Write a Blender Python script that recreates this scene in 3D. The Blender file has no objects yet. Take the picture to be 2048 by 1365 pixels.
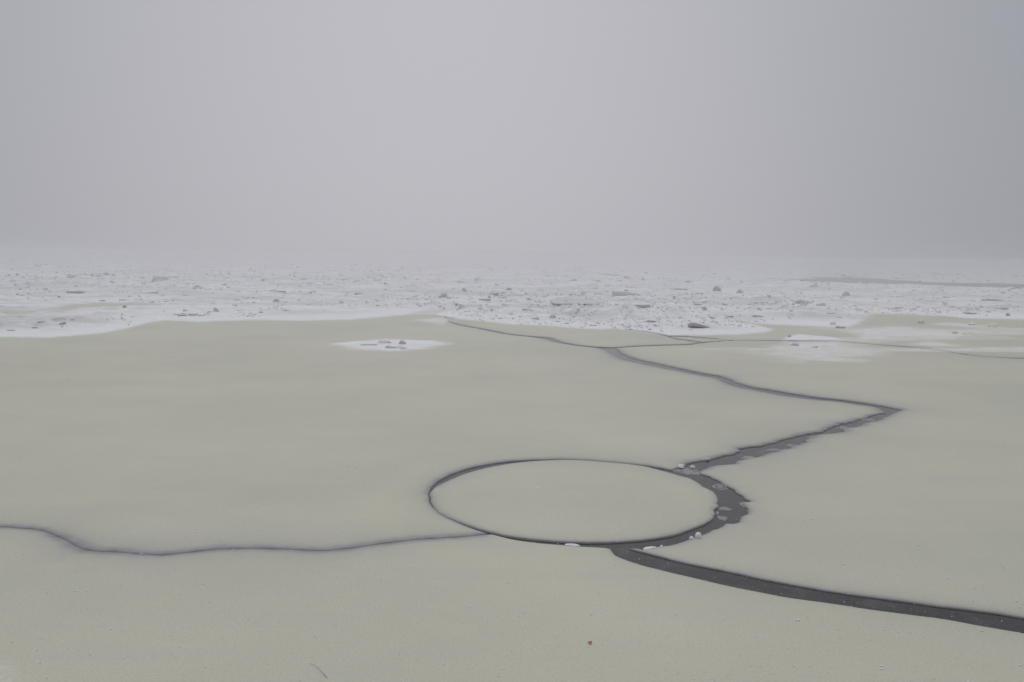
import bpy, bmesh, math, random
import numpy as np
from mathutils import Vector, Matrix
from mathutils.geometry import delaunay_2d_cdt

random.seed(7)
RNG = np.random.default_rng(11)
scene = bpy.context.scene
col = scene.collection

# ------------------------------------------------------------------ camera
W0, H0 = 2048.0, 1365.0            # size of the photograph, for measuring
FPX = 1700.0                       # focal length in those pixels
CAM_H = 1.70
HORIZON = 515.0
ROLL = math.radians(0.7)
PITCH = math.atan((H0 / 2 - HORIZON) / FPX)
cam_d = bpy.data.cameras.new('camera')
cam_d.sensor_width = 36.0
cam_d.lens = 36.0 * FPX / W0
cam_d.clip_start = 0.05
cam_d.clip_end = 5000.0
cam = bpy.data.objects.new('camera', cam_d)
col.objects.link(cam)
cp, sp, cr, sr = math.cos(PITCH), math.sin(PITCH), math.cos(ROLL), math.sin(ROLL)
FWD = np.array([0, cp, -sp]); UP0 = np.array([0, sp, cp]); RT0 = np.array([1.0, 0, 0])
RT = cr * RT0 + sr * UP0
UP = -sr * RT0 + cr * UP0
m = Matrix.Identity(4)
for i in range(3):
    m[i][0] = RT[i]; m[i][1] = UP[i]; m[i][2] = -FWD[i]
m[2][3] = CAM_H
cam.matrix_world = m
scene.camera = cam

# ------------------------------------------------------------------ world: flat grey fog sky, brighter where the veiled sun stands
SUN_EL, SUN_AZ = math.radians(60), math.radians(-5)      # azimuth from +Y towards +X
world = bpy.data.worlds.new('World')
scene.world = world
world.use_nodes = True
nt = world.node_tree
nt.nodes.clear()
def wn(t, **k):
    n = nt.nodes.new(t)
    for a, b in k.items(): setattr(n, a, b)
    return n
out = wn('ShaderNodeOutputWorld'); bg = wn('ShaderNodeBackground')
nt.links.new(bg.outputs[0], out.inputs[0])
sky = wn('ShaderNodeTexSky'); sky.sky_type = 'NISHITA'; sky.sun_disc = False
sky.sun_elevation = SUN_EL; sky.sun_rotation = SUN_AZ; sky.dust_density = 6.0; sky.air_density = 1.0
sc_ = wn('ShaderNodeVectorMath', operation='SCALE'); sc_.inputs['Scale'].default_value = 0.05
nt.links.new(sky.outputs[0], sc_.inputs[0])
tc = wn('ShaderNodeTexCoord')
nrm = wn('ShaderNodeVectorMath', operation='NORMALIZE'); nt.links.new(tc.outputs['Generated'], nrm.inputs[0])
sep = wn('ShaderNodeSeparateXYZ'); nt.links.new(nrm.outputs[0], sep.inputs[0])
flat = wn('ShaderNodeCombineXYZ'); nt.links.new(sep.outputs[0], flat.inputs[0]); nt.links.new(sep.outputs[1], flat.inputs[1])
fn = wn('ShaderNodeVectorMath', operation='NORMALIZE'); nt.links.new(flat.outputs[0], fn.inputs[0])
dt = wn('ShaderNodeVectorMath', operation='DOT_PRODUCT'); nt.links.new(fn.outputs[0], dt.inputs[0])
dt.inputs[1].default_value = (math.sin(SUN_AZ), math.cos(SUN_AZ), 0)
mx0 = wn('ShaderNodeMath', operation='MAXIMUM'); nt.links.new(dt.outputs['Value'], mx0.inputs[0]); mx0.inputs[1].default_value = 0.0
pw = wn('ShaderNodeMath', operation='POWER'); nt.links.new(mx0.outputs[0], pw.inputs[0]); pw.inputs[1].default_value = 5.2
mixh = wn('ShaderNodeMix', data_type='RGBA'); nt.links.new(pw.outputs[0], mixh.inputs['Factor'])
mixh.inputs['A'].default_value = (0.264, 0.285, 0.316, 1)
mixh.inputs['B'].default_value = (0.528, 0.520, 0.562, 1)
elv = wn('ShaderNodeMapRange'); elv.interpolation_type = 'SMOOTHSTEP'
nt.links.new(sep.outputs[2], elv.inputs[0])
for k, v in zip((1, 2, 3, 4), (0.36, 1.0, 0.0, 1.0)): elv.inputs[k].default_value = v
mixz = wn('ShaderNodeMix', data_type='RGBA'); nt.links.new(elv.outputs[0], mixz.inputs['Factor'])
nt.links.new(mixh.outputs['Result'], mixz.inputs['A'])
mixz.inputs['B'].default_value = (0.63, 0.64, 0.67, 1)
mixs = wn('ShaderNodeMix', data_type='RGBA'); mixs.inputs['Factor'].default_value = 0.06
nt.links.new(mixz.outputs['Result'], mixs.inputs['A']); nt.links.new(sc_.outputs[0], mixs.inputs['B'])
nt.links.new(mixs.outputs['Result'], bg.inputs[0])
bg.inputs[1].default_value = 1.0

# ------------------------------------------------------------------ sun, veiled by the fog
sd = bpy.data.lights.new('sun', 'SUN'); sd.energy = 0.78; sd.angle = math.radians(60); sd.color = (1.0, 0.985, 0.96)
so = bpy.data.objects.new('sun', sd); col.objects.link(so)
tosun = Vector((math.sin(SUN_AZ) * math.cos(SUN_EL), math.cos(SUN_AZ) * math.cos(SUN_EL), math.sin(SUN_EL)))
so.rotation_euler = tosun.to_track_quat('Z', 'Y').to_euler()
so.location = (0, 0, 30)

vs = scene.view_settings
vs.view_transform = 'Standard'; vs.look = 'None'; vs.exposure = 0.0; vs.gamma = 1.0; vs.use_curve_mapping = False
scene.render.engine = 'CYCLES'
cy = scene.cycles
cy.use_denoising = True
cy.max_bounces = 6; cy.diffuse_bounces = 3; cy.glossy_bounces = 2; cy.volume_bounces = 3
cy.use_adaptive_sampling = False

# ------------------------------------------------------------------ measuring helpers
def gp(x, y, z=0.0):
    """photo pixel -> point on the ice plane"""
    x = np.asarray(x, float); y = np.asarray(y, float)
    u = (x - W0 / 2) / FPX; v = -(y - H0 / 2) / FPX
    d = FWD[None] + u.reshape(-1, 1) * RT[None] + v.reshape(-1, 1) * UP[None]
    t = (CAM_H - z) / (-d[:, 2])
    return np.c_[d[:, 0] * t, d[:, 1] * t]
def G(x, y):
    q = gp([x], [y])[0]
    return float(q[0]), float(q[1])
def mpp(x, y):
    """metres per photo pixel at that ground point"""
    q = G(x, y)
    return float(np.dot(np.array([q[0], q[1], -CAM_H]), FWD)) / FPX
def proj(X, Y, Z=0.0):
    rel = np.stack([X, Y, np.zeros_like(X) + Z - CAM_H], -1)
    a = rel @ RT; b = rel @ UP; w = np.maximum(rel @ FWD, 0.05)
    return W0 / 2 + FPX * a / w, H0 / 2 - FPX * b / w

# value noise
PERM = RNG.permutation(512)
VALS = RNG.random(512)
def vnoise(x, y):
    xi = np.floor(x).astype(int); yi = np.floor(y).astype(int)
    fx = x - xi; fy = y - yi
    fx = fx * fx * (3 - 2 * fx); fy = fy * fy * (3 - 2 * fy)
    def h(a, b): return VALS[(PERM[(a & 511)] + b * 57) & 511]
    return (h(xi, yi) * (1 - fx) + h(xi + 1, yi) * fx) * (1 - fy) + (h(xi, yi + 1) * (1 - fx) + h(xi + 1, yi + 1) * fx) * fy
def fbm(x, y, s, o=4, seed=0.0):
    v = 0; a = 0.5; t = 0
    for k in range(o):
        v = v + a * vnoise(x / s + 13.7 * k + seed, y / s + 7.3 * k - seed * 1.7); t += a
        a *= 0.5; s *= 0.5
    return v / t
def sstep(a, b, x):
    t = np.clip((x - a) / (b - a), 0, 1)
    return t * t * (3 - 2 * t)
YS = 3.0     # depth is foreshortened in the photograph: stretch it when measuring softness
def inside(poly, px, py):
    res = np.zeros(px.shape, bool)
    n = len(poly)
    for i in range(n):
        x1, y1 = poly[i]; x2, y2 = poly[(i + 1) % n]
        if y1 == y2: continue
        c = ((y1 > py) != (y2 > py))
        xin = (x2 - x1) * (py - y1) / (y2 - y1) + x1
        res ^= c & (px < xin)
    return res
def sdist(poly, px, py, ys=YS):
    d = np.full(px.shape, 1e9)
    n = len(poly)
    for i in range(n):
        x1, y1 = poly[i]; x2, y2 = poly[(i + 1) % n]
        ax, ay = x2 - x1, (y2 - y1) * ys
        bx, by = px - x1, (py - y1) * ys
        t = np.clip((bx * ax + by * ay) / (ax * ax + ay * ay + 1e-9), 0, 1)
        d = np.minimum(d, np.hypot(bx - ax * t, by - ay * t))
    return np.where(inside(poly, px, py), d, -d)

# where the snow lies (outlines measured on the photograph, on the ice plane)
SNOW_FIELD = [(-900, 694), (-300, 684), (0, 676), (100, 677), (160, 672), (200, 668), (256, 658), (300, 646), (330, 642), (400, 645.5), (450, 643), (512, 641), (600, 643), (700, 641),
    (740, 637), (780, 634), (830, 630), (872, 630), (885, 634), (912, 639), (960, 643), (1024, 650), (1090, 652), (1150, 657.5), (1200, 660), (1232, 658), (1240, 660),
    (1290, 666), (1345, 673), (1400, 672), (1470, 671), (1530, 666), (1548, 660), (1530, 655), (1495, 647), (1540, 650), (1600, 652.5), (1690, 656), (1712, 650), (1730, 640), (1745, 629),
    (1800, 629), (1850, 631), (1900, 633), (1930, 638), (2048, 640), (2900, 652), (2900, 300), (-900, 300)]
SNOW_ADD = [  # outline, strength, softness
    ([(668, 690), (696, 683), (740, 679), (800, 680), (860, 683), (890, 687), (908, 689), (880, 694), (840, 700), (790, 703.5), (740, 701), (700, 696)], 1.0, 22),
    ([(1370, 701), (1480, 700), (1535, 699), (1545, 692), (1570, 684), (1680, 686), (1700, 692), (1790, 702), (1740, 716), (1650, 723), (1580, 721), (1500, 713), (1440, 707)], 0.55, 48),
    ([(1555, 690), (1580, 684), (1680, 686), (1670, 696), (1600, 700)], 0.75, 30),
    ([(1566, 681), (1580, 672), (1600, 669), (1660, 674), (1690, 681), (1640, 681.5)], 1.0, 8),
    ([(1690, 668), (1730, 658), (1800, 656), (1880, 660), (1970, 669), (1900, 677), (1800, 680), (1720, 682)], 0.7, 30),
    ([(1806, 690), (1860, 684), (1930, 692), (1880, 697)], 0.6, 24),
    ([(1868, 649), (1900, 646), (1990, 654), (2010, 657), (1930, 656)], 0.6, 14),
    ([(1980, 668), (2060, 662), (2060, 670)], 0.5, 20),
    ([(832, 642), (880, 640), (905, 646), (885, 650)], 0.7, 18),
    ([(-60, 1322), (4, 1332), (9, 1350), (-6, 1385), (-60, 1390)], 0.2, 60),
]
SNOW_CUT = [
    ([(-900, 644), (0, 626), (60, 623), (110, 617), (150, 610), (200, 607.5), (260, 607), (330, 608), (400, 608), (330, 611), (262, 612), (200, 617), (120, 622.5), (60, 627), (0, 630.5), (-900, 652)], 0.95, 8),
    ([(552, 609), (600, 607.5), (640, 608.5), (658, 612), (600, 612), (560, 611.5)], 0.5, 6),
    ([(800, 632), (850, 622), (930, 617), (1000, 611.5), (1066, 615), (1000, 619.5), (900, 624), (872, 628), (850, 632)], 0.55, 12),
    ([(1220, 589), (1240, 586), (1270, 589), (1290, 592), (1240, 592.5)], 0.5, 6),
    ([(1450, 634), (1500, 633), (1540, 640), (1480, 645)], 0.45, 12),
    ([(1690, 634), (1745, 628), (1800, 632), (1770, 640), (1700, 640)], 0.5, 16),
]
LEADS = [[(1395, 553.5), (1480, 553), (1600, 555), (1760, 560), (1900, 565), (2060, 568), (2500, 574), (2500, 588), (2060, 577), (1960, 577), (1850, 571), (1700, 566), (1560, 561), (1450, 558)],
         [(250, 533.5), (330, 533.0), (470, 534.5), (350, 535.6)],
         [(1000, 545.0), (1090, 545.3), (1085, 547.4), (1010, 546.8)]]
def snow_at(X, Y):
    px, py = proj(X, Y)
    far = py < 520
    py2 = np.maximum(py, 520)
    wob = (fbm(X, Y, 1.4, 3, 3.1) - 0.5) * 5.0
    s0 = sdist(SNOW_FIELD, px, py2)
    s = sstep(-5, 6, s0 + wob)
    for poly, k, soft in SNOW_ADD:
        dd = sdist(poly, px, py2) + (fbm(X * 0.4, Y, 0.6, 6, 1.3) - 0.5) * soft * 2.2
        s = np.maximum(s, k * sstep(-soft * 0.55, soft * 0.6, dd))
    zone = sstep(1560, 1700, px) * sstep(745, 700, py2) * sstep(640, 655, py2 + 12 * (px < 1740))
    s = np.maximum(s, 0.5 * zone * sstep(0.50, 0.68, fbm(X * 0.22, Y, 0.8, 4, 55.0)))
    for poly, k, soft in SNOW_CUT:
        dd = sdist(poly, px, py2) + wob * 0.6
        s = s * (1 - k * sstep(-soft * 0.5, soft * 0.5, dd))
    return np.where(far, 1.0, s), s0, px, py
def rub_patch(X, Y):
    """where broken ice is heaped up, 0..1, in drawn-out bands"""
    return sstep(0.44, 0.62, fbm(X * 0.45, Y, 5.5, 3, 21.0))
def relief(X, Y, snow, s0, py):
    """lumps of the snow-covered ice rubble"""
    rub = sstep(10, 60, s0) * snow
    patch = rub_patch(X, Y)
    far = sstep(612, 575, py)
    a = fbm(X, Y, 2.6, 3, 5.0)
    b = fbm(X, Y, 0.5, 3, 9.0)
    rid = 1 - np.abs(2 * fbm(X, Y, 1.5, 3, 2.0) - 1)
    z = 0.018 * snow + rub * 0.035 * (a - 0.45)
    z += rub * (0.07 + 0.13 * patch) * np.maximum(b - 0.48, 0) * 1.2
    z += rub * (0.5 + 0.5 * patch) * 0.12 * np.maximum(rid - 0.80, 0) / 0.2
    z += rub * far * 0.8 * np.maximum(fbm(X * 0.7, Y, 5.0, 4, 31.0) - 0.54, 0)
    return z

# ------------------------------------------------------------------ materials
class Mat:
    def __init__(s, name):
        s.m = bpy.data.materials.new(name); s.m.use_nodes = True
        s.t = s.m.node_tree; s.t.nodes.clear()
        s.o = s.n('ShaderNodeOutputMaterial'); s.b = s.n('ShaderNodeBsdfPrincipled')
        s.l(s.b.outputs[0], s.o.inputs[0])
    def n(s, t, **k):
        n = s.t.nodes.new(t)
        for a, b in k.items(): setattr(n, a, b)
        return n
    def l(s, a, b): s.t.links.new(a, b)
    def pos(s):
        g = s.n('ShaderNodeNewGeometry'); return g.outputs['Position']
    def noise(s, scale, detail=3, rough=0.55, vec=None, stretch=None):
        n = s.n('ShaderNodeTexNoise'); n.inputs['Scale'].default_value = scale
        n.inputs['Detail'].default_value = detail; n.inputs['Roughness'].default_value = rough
        v = vec if vec is not None else s.pos()
        if stretch:
            mp = s.n('ShaderNodeVectorMath', operation='MULTIPLY'); mp.inputs[1].default_value = stretch
            s.l(v, mp.inputs[0]); v = mp.outputs[0]
        s.l(v, n.inputs['Vector'])
        return n.outputs['Fac']
    def rng(s, v, a, b, c=0.0, d=1.0, smooth=False):
        n = s.n('ShaderNodeMapRange')
        if smooth: n.interpolation_type = 'SMOOTHSTEP'
        s.l(v, n.inputs[0])
        for k, q in zip((1, 2, 3, 4), (a, b, c, d)): n.inputs[k].default_value = q
        return n.outputs[0]
    def mth(s, op, a, b=None):
        n = s.n('ShaderNodeMath', operation=op)
        for i, q in enumerate((a, b)):
            if q is None: continue
            if isinstance(q, (int, float)): n.inputs[i].default_value = q
            else: s.l(q, n.inputs[i])
        return n.outputs[0]
    def mix(s, f, a, b, mode='MIX'):
        n = s.n('ShaderNodeMix', data_type='RGBA', blend_type=mode)
        for key, q in (('Factor', f), ('A', a), ('B', b)):
            if isinstance(q, (int, float)): n.inputs[key].default_value = q
            elif isinstance(q, tuple): n.inputs[key].default_value = q + (1,)
            else: s.l(q, n.inputs[key])
        return n.outputs['Result']
    def attr(s, name):
        n = s.n('ShaderNodeAttribute'); n.attribute_name = name
        return n.outputs['Fac']
    def nz(s):
        g = s.n('ShaderNodeNewGeometry'); x = s.n('ShaderNodeSeparateXYZ'); s.l(g.outputs['Normal'], x.inputs[0])
        return x.outputs[2]
    def bump(s, h, strength, dist):
        n = s.n('ShaderNodeBump'); n.inputs['Strength'].default_value = strength; n.inputs['Distance'].default_value = dist
        s.l(h, n.inputs['Height']); s.l(n.outputs[0], s.b.inputs['Normal'])

SNOW_C = (0.86, 0.86, 0.885)
def ice_surface():
    M = Mat('ice_surface')
    big = M.noise(0.35, 3); mid = M.noise(1.8, 4, 0.6); sml = M.noise(9.0, 4, 0.65); grain = M.noise(85.0, 2, 0.7)
    streak = M.noise(2.2, 4, 0.6, stretch=(0.35, 1.6, 1))
    c = M.mix(M.rng(big, 0.35, 0.65), (0.486, 0.484, 0.397), (0.546, 0.530, 0.428))
    c = M.mix(M.mth('MULTIPLY', M.rng(mid, 0.55, 0.75, 0, 1, True), 0.55), c, (0.562, 0.538, 0.415))
    c = M.mix(M.mth('MULTIPLY', M.rng(sml, 0.56, 0.78, 0, 1, True), 0.5), c, (0.576, 0.552, 0.425))
    c = M.mix(M.mth('MULTIPLY', M.rng(streak, 0.5, 0.75, 0, 1, True), 0.35), c, (0.462, 0.465, 0.415))
    g = M.rng(grain, 0.3, 0.7, 0.91, 1.08)
    gc = M.n('ShaderNodeCombineColor'); [M.l(g, gc.inputs[i]) for i in range(3)]
    c = M.mix(1.0, c, gc.outputs[0], 'MULTIPLY')
    cloud = M.noise(0.75, 6, 0.62, stretch=(0.6, 1.0, 1.0))
    cl = M.rng(cloud, 0.32, 0.68, 0.955, 1.035)
    cc = M.n('ShaderNodeCombineColor'); [M.l(cl, cc.inputs[i]) for i in range(3)]
    c = M.mix(1.0, c, cc.outputs[0], 'MULTIPLY')
    c = M.mix(M.mth('MULTIPLY', M.attr('tint'), M.rng(sml, 0.35, 0.65, 0.1, 0.6)), c, (0.575, 0.545, 0.395))
    wet = M.attr('wet')
    wetn = M.mth('MULTIPLY', wet, M.rng(sml, 0.3, 0.7, 0.75, 1.2))
    c = M.mix(M.rng(wetn, 0.0, 0.55), c, (0.335, 0.333, 0.328))
    c = M.mix(M.rng(wetn, 0.5, 1.05), c, (0.185, 0.184, 0.190))
    c = M.mix(M.rng(wet, 1.1, 1.8), c, (0.110, 0.110, 0.114))
    # powder snow, ragged at the rim
    sn = M.attr('snow')
    pgr = M.mth('ADD', M.mth('MULTIPLY', M.noise(26.0, 3, 0.7), 0.5), M.mth('MULTIPLY', M.noise(5.0, 5, 0.7, stretch=(0.6, 1.0, 1.0)), 0.5))
    edge = M.mth('MULTIPLY', M.mth('MULTIPLY', sn, M.mth('SUBTRACT', 1.0, sn)), M.rng(pgr, 0.36, 0.64, -1.7, 1.7))
    sf = M.mth('ADD', sn, edge)
    thin = M.noise(0.55, 5, 0.65, stretch=(0.45, 1.0, 1.0)); thin2 = M.noise(3.2, 5, 0.7, stretch=(0.6, 1.0, 1.0))
    rub = M.attr('rubble')
    thin3 = M.noise(0.17, 7, 0.78, stretch=(0.7, 1.0, 1.0))
    tf = M.mth('MULTIPLY', M.rng(M.mth('ADD', M.mth('MULTIPLY', thin, 0.6), M.mth('MULTIPLY', thin2, 0.4)), 0.45, 0.60, 0, 1, True), M.mth('MULTIPLY', rub, 0.58))
    sc = M.mix(M.rng(mid, 0.3, 0.7), SNOW_C, (0.81, 0.81, 0.84))
    sc = M.mix(tf, sc, (0.47, 0.475, 0.485))
    sc = M.mix(M.mth('MULTIPLY', M.rng(thin3, 0.44, 0.62, 0, 1, True), M.mth('MULTIPLY', rub, 0.5)), sc, (0.50, 0.505, 0.515))
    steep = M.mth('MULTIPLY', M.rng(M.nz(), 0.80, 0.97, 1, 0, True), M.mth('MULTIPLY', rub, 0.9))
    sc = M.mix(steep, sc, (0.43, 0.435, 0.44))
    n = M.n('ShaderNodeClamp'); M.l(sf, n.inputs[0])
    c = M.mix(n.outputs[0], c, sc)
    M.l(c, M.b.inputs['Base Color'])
    r = M.mix(n.outputs[0], (0.5, 0.5, 0.5), (0.9, 0.9, 0.9))
    M.l(r, M.b.inputs['Roughness'])
    M.b.inputs['Specular IOR Level'].default_value = 0.30
    hh = M.mth('ADD', M.mth('MULTIPLY', M.noise(14.0, 4, 0.6), 0.7), M.mth('MULTIPLY', grain, 0.3))
    M.bump(hh, 0.25, 0.01)
    return M.m
def water_mat():
    M = Mat('dark_water')
    sl = M.noise(5.0, 5, 0.65); fine = M.noise(60.0, 3, 0.7)
    c = M.mix(M.rng(sl, 0.5, 0.75, 0, 1, True), (0.006, 0.006, 0.006), (0.050, 0.050, 0.050))
    c = M.mix(M.rng(fine, 0.56, 0.70, 0, 0.4), c, (0.17, 0.17, 0.172))
    M.l(c, M.b.inputs['Base Color'])
    M.b.inputs['Roughness'].default_value = 0.18
    M.b.inputs['IOR'].default_value = 1.33
    M.bump(M.noise(22.0, 3), 0.12, 0.01)
    return M.m
def block_mat(name, bare, bare2, cover=0.55):
    M = Mat(name)
    n1 = M.noise(6.0, 4, 0.6); n2 = M.noise(30.0, 3, 0.6)
    c = M.mix(M.rng(n1, 0.35, 0.65), bare, bare2)
    up = M.mth('ADD', M.nz(), M.rng(n2, 0.3, 0.7, -0.25, 0.25))
    c = M.mix(M.rng(up, cover, cover + 0.3, 0, 1, True), c, SNOW_C)
    M.l(c, M.b.inputs['Base Color']); M.b.inputs['Roughness'].default_value = 0.7
    M.b.inputs['Specular IOR Level'].default_value = 0.25
    M.bump(M.mth('ADD', n1, M.mth('MULTIPLY', n2, 0.4)), 0.5, 0.03)
    return M.m
def plain_mat(name, a, b, scale=20.0, rough=0.8):
    M = Mat(name)
    M.l(M.mix(M.rng(M.noise(scale, 3), 0.35, 0.65), a, b), M.b.inputs['Base Color'])
    M.b.inputs['Roughness'].default_value = rough; M.b.inputs['Specular IOR Level'].default_value = 0.2
    M.bump(M.noise(scale * 3, 3), 0.3, 0.01)
    return M.m
MI = ice_surface(); MW = water_mat()
MB = {'grey': block_mat('grey_ice', (0.50, 0.505, 0.51), (0.59, 0.595, 0.60), 0.35),
      'dark': block_mat('dark_grey_ice', (0.37, 0.375, 0.375), (0.46, 0.465, 0.46), 0.45),
      'olive': block_mat('olive_ice', (0.36, 0.36, 0.30), (0.46, 0.45, 0.38), 0.55),
      'beige': block_mat('beige_ice', (0.52, 0.50, 0.44), (0.60, 0.57, 0.52), 0.55),
      'brown': block_mat('brownish_ice', (0.36, 0.32, 0.29), (0.46, 0.42, 0.39), 0.5),
      'bare': block_mat('bare_grey_ice', (0.58, 0.585, 0.595), (0.64, 0.645, 0.655), 1.02),
      'green': block_mat('pale_green_ice', (0.58, 0.585, 0.52), (0.63, 0.635, 0.575), 1.02),
      'white': block_mat('frosted_ice', (0.64, 0.645, 0.66), (0.72, 0.72, 0.74), 0.05)}
MSNOW = plain_mat('clumped_snow', SNOW_C, (0.75, 0.76, 0.79), 40.0, 0.9)
MSLUSH = plain_mat('grey_slush', (0.15, 0.15, 0.147), (0.34, 0.34, 0.328), 45.0, 0.5)
MGRASS = plain_mat('dry_grass', (0.17, 0.15, 0.115), (0.24, 0.21, 0.16), 60.0)
MLEAF = plain_mat('brown_leaf', (0.34, 0.15, 0.08), (0.42, 0.24, 0.15), 150.0)

def mesh_obj(name, verts, faces, mat, smooth=True):
    me = bpy.data.meshes.new(name)
    me.from_pydata([tuple(map(float, v)) for v in verts], [], [tuple(int(i) for i in f) for f in faces])
    me.materials.append(mat)
    if smooth: me.polygons.foreach_set('use_smooth', np.ones(len(me.polygons), bool))
    me.update()
    o = bpy.data.objects.new(name, me); col.objects.link(o)
    return o
def tag(o, label=None, cat=None, group=None, kind=None):
    if label: o['label'] = label
    if cat: o['category'] = cat
    if group: o['group'] = group
    if kind: o['kind'] = kind
    return o
def fattr(me, name, vals):
    a = me.attributes.new(name, 'FLOAT', 'POINT'); a.data.foreach_set('value', np.asarray(vals, np.float32))

# ------------------------------------------------------------------ water under the ice
WATER_Z = -0.016
tag(mesh_obj('water', [(-900, -60, WATER_Z), (900, -60, WATER_Z), (900, 900, WATER_Z), (-900, 900, WATER_Z)], [(0, 1, 2, 3)], MW), kind='structure')

# ------------------------------------------------------------------ ice floes between the cracks
# traced edges; each run: (points, roughness in m, width of the wet rim in m)
def off(pts, dy): return [(x, y + dy) for x, y in pts]
def offw(pts, ws, s): return [(x, y + s * w) for (x, y), w in zip(pts, ws)]
LEFT = [(-420, 1040), (-150, 1050), (0, 1052.7), (39, 1056), (73, 1058.6), (102.5, 1066), (127, 1078), (156, 1095), (185.5, 1101.6), (244, 1104), (312.5, 1108.4), (342, 1107.4), (381, 1103.5), (420, 1098.6),
        (469, 1096), (527, 1096), (586, 1097.7), (640, 1100.6), (683.6, 1097.7), (732, 1091.8), (781, 1085), (830, 1079), (879, 1075.7), (928, 1071.8), (965, 1068.5)]
DISC = [(860.5, 985), (864.5, 1008), (878, 1024), (905.5, 1037.7), (937, 1049.5), (976, 1061), (1022.6, 1071), (1073, 1077), (1124, 1081), (1171, 1082.6), (1222, 1082), (1269, 1079), (1315.6, 1073.7), (1354.7, 1066), (1386, 1055)]
DISC_R = [(1409, 1046.7), (1427, 1035.8), (1433, 1024), (1430, 1016), (1440, 1009), (1431, 996), (1427, 985), (1417, 976.4), (1393.8, 962)]
DISC_T = [(1366, 951.8), (1339, 944), (1315.6, 938), (1288, 931), (1249, 925.9), (1210, 922.6), (1175, 919.5), (1132, 918.4), (1089, 919.6), (1050, 922), (1018.8, 926), (983.6, 932), (952, 939.5), (921, 949), (893.8, 960), (872, 971.5)]
RIM_UL = [(858, 987), (862.0, 973), (877, 959), (901.6, 947), (933, 936), (964, 929), (999, 923.2), (1034, 919.6), (1081, 917.6), (1132, 917), (1175, 918.6), (1210, 921.7), (1249, 924.8), (1288, 929), (1319.5, 934), (1343, 938.5)]
RIM_LL = [(858, 989), (860.0, 1003), (869, 1016.5), (889, 1030.5), (916, 1043.5), (947, 1055.5), (975, 1064)]
RIM_LL2 = [(985, 1066.5), (1022.6, 1075.5), (1073, 1083.4), (1124, 1087.7), (1163, 1090.5), (1205, 1092.6), (1222, 1095)]
RIM_R = [(1290, 1096), (1304, 1093.6), (1329, 1089), (1358.6, 1084), (1388, 1074.5), (1408.5, 1066.5), (1421.6, 1063), (1429, 1058), (1446.6, 1052.4), (1455, 1044.5), (1470, 1044), (1479, 1040.7), (1482, 1031), (1492, 1024.6), (1495, 1018.7),
         (1495, 1009), (1486, 1003.5), (1501, 1002.6), (1486, 996), (1479, 988), (1470, 977.7), (1455, 967), (1427.5, 954), (1402, 945)]
ZIG_UL = [(1364, 931), (1386, 922.5), (1416, 917.5), (1443, 909), (1479.5, 900), (1516, 890), (1553, 881.5), (1589, 874), (1626, 864), (1662.6, 854), (1699, 843), (1725, 835.5), (1750.5, 829), (1768, 825)]
ZIG_LR = [(1405, 943), (1410, 939.6), (1429, 933), (1461, 927), (1498, 916.5), (1534.5, 906), (1556, 900), (1589, 890), (1626, 878), (1662.6, 867), (1699, 854), (1736, 844.5), (1772.5, 832), (1798, 823.5), (1806, 820)]
ARM_UP = [(1805, 818.5), (1772.5, 812), (1736, 805.7), (1681, 798.4), (1626, 792.5), (1571, 783.8), (1516, 775), (1479.5, 766), (1443, 752.6), (1388, 742.4), (1333, 730), (1278, 718.6), (1249, 709.4), (1236, 700), (1232, 697)]
ARM_LO = [(1770, 823), (1762, 816.5), (1736, 811), (1681, 803), (1626, 798), (1571, 791), (1516, 781), (1479.5, 773.5), (1461, 768), (1435.6, 757), (1388, 748), (1333, 737), (1278, 726), (1241.5, 716.8), (1223, 706), (1206, 697)]
LINE = [(1196, 694.8), (1164, 691.7), (1130, 686.5), (1106, 680.5), (1092, 676.5), (1061, 672.9), (1027, 669.4), (993, 663.6), (959, 656.8), (925, 650.6), (903, 645), (897, 641.5), (905, 639.4), (913, 637.7), (894, 635), (881, 632), (875, 628.5), (878, 626), (884, 624)]
LINE_W = [1.2, 1.0, 1.6, 3.4, 2.4, 1.0, 0.9, 1.2, 1.0, 0.9, 0.9, 0.7, 0.3, 0.3, 0.7, 0.8, 0.7, 0.4, 0.2]
BR = [(1232, 695.2), (1270, 692.3), (1324, 690), (1378, 688.5), (1398, 686)]
WEDGE = [(1403, 685), (1382, 681.7), (1357, 678.4), (1340, 674.2)]
UPL = [(1336, 672), (1316, 668), (1283, 663), (1250, 658.8), (1238, 654), (1239, 650.5), (1250, 645.5)]
UPR = [(1336.6, 672.2), (1374, 672.6), (1428, 677), (1465, 680.5), (1531, 680.7), (1597.5, 681.9), (1676, 683), (1738, 688), (1800, 692), (1842, 695.8), (1883, 701), (1924.6, 707.4), (1966, 712.4), (2007.5, 714.8), (2048, 716), (2300, 722), (2800, 735)]
BOT_UP = [(1262, 1094.5), (1278.7, 1099), (1324, 1111), (1378, 1124.5), (1448.4, 1138), (1531, 1155.6), (1614, 1171), (1697, 1184.6), (1780, 1195.8), (1862.5, 1206.5), (1945, 1217), (2048, 1232), (2300, 1268), (2700, 1330)]
BOT_LO = [(1225, 1099.7), (1233, 1108), (1254, 1118), (1283, 1127.4), (1324, 1137.8), (1378, 1150.6), (1448, 1166.8), (1510.6, 1179), (1572.7, 1190.8), (1655.5, 1202.4), (1738, 1214.8), (1800.4, 1223), (1883, 1234), (1966, 1248.8), (2048, 1263), (2300, 1308), (2700, 1390)]

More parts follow.
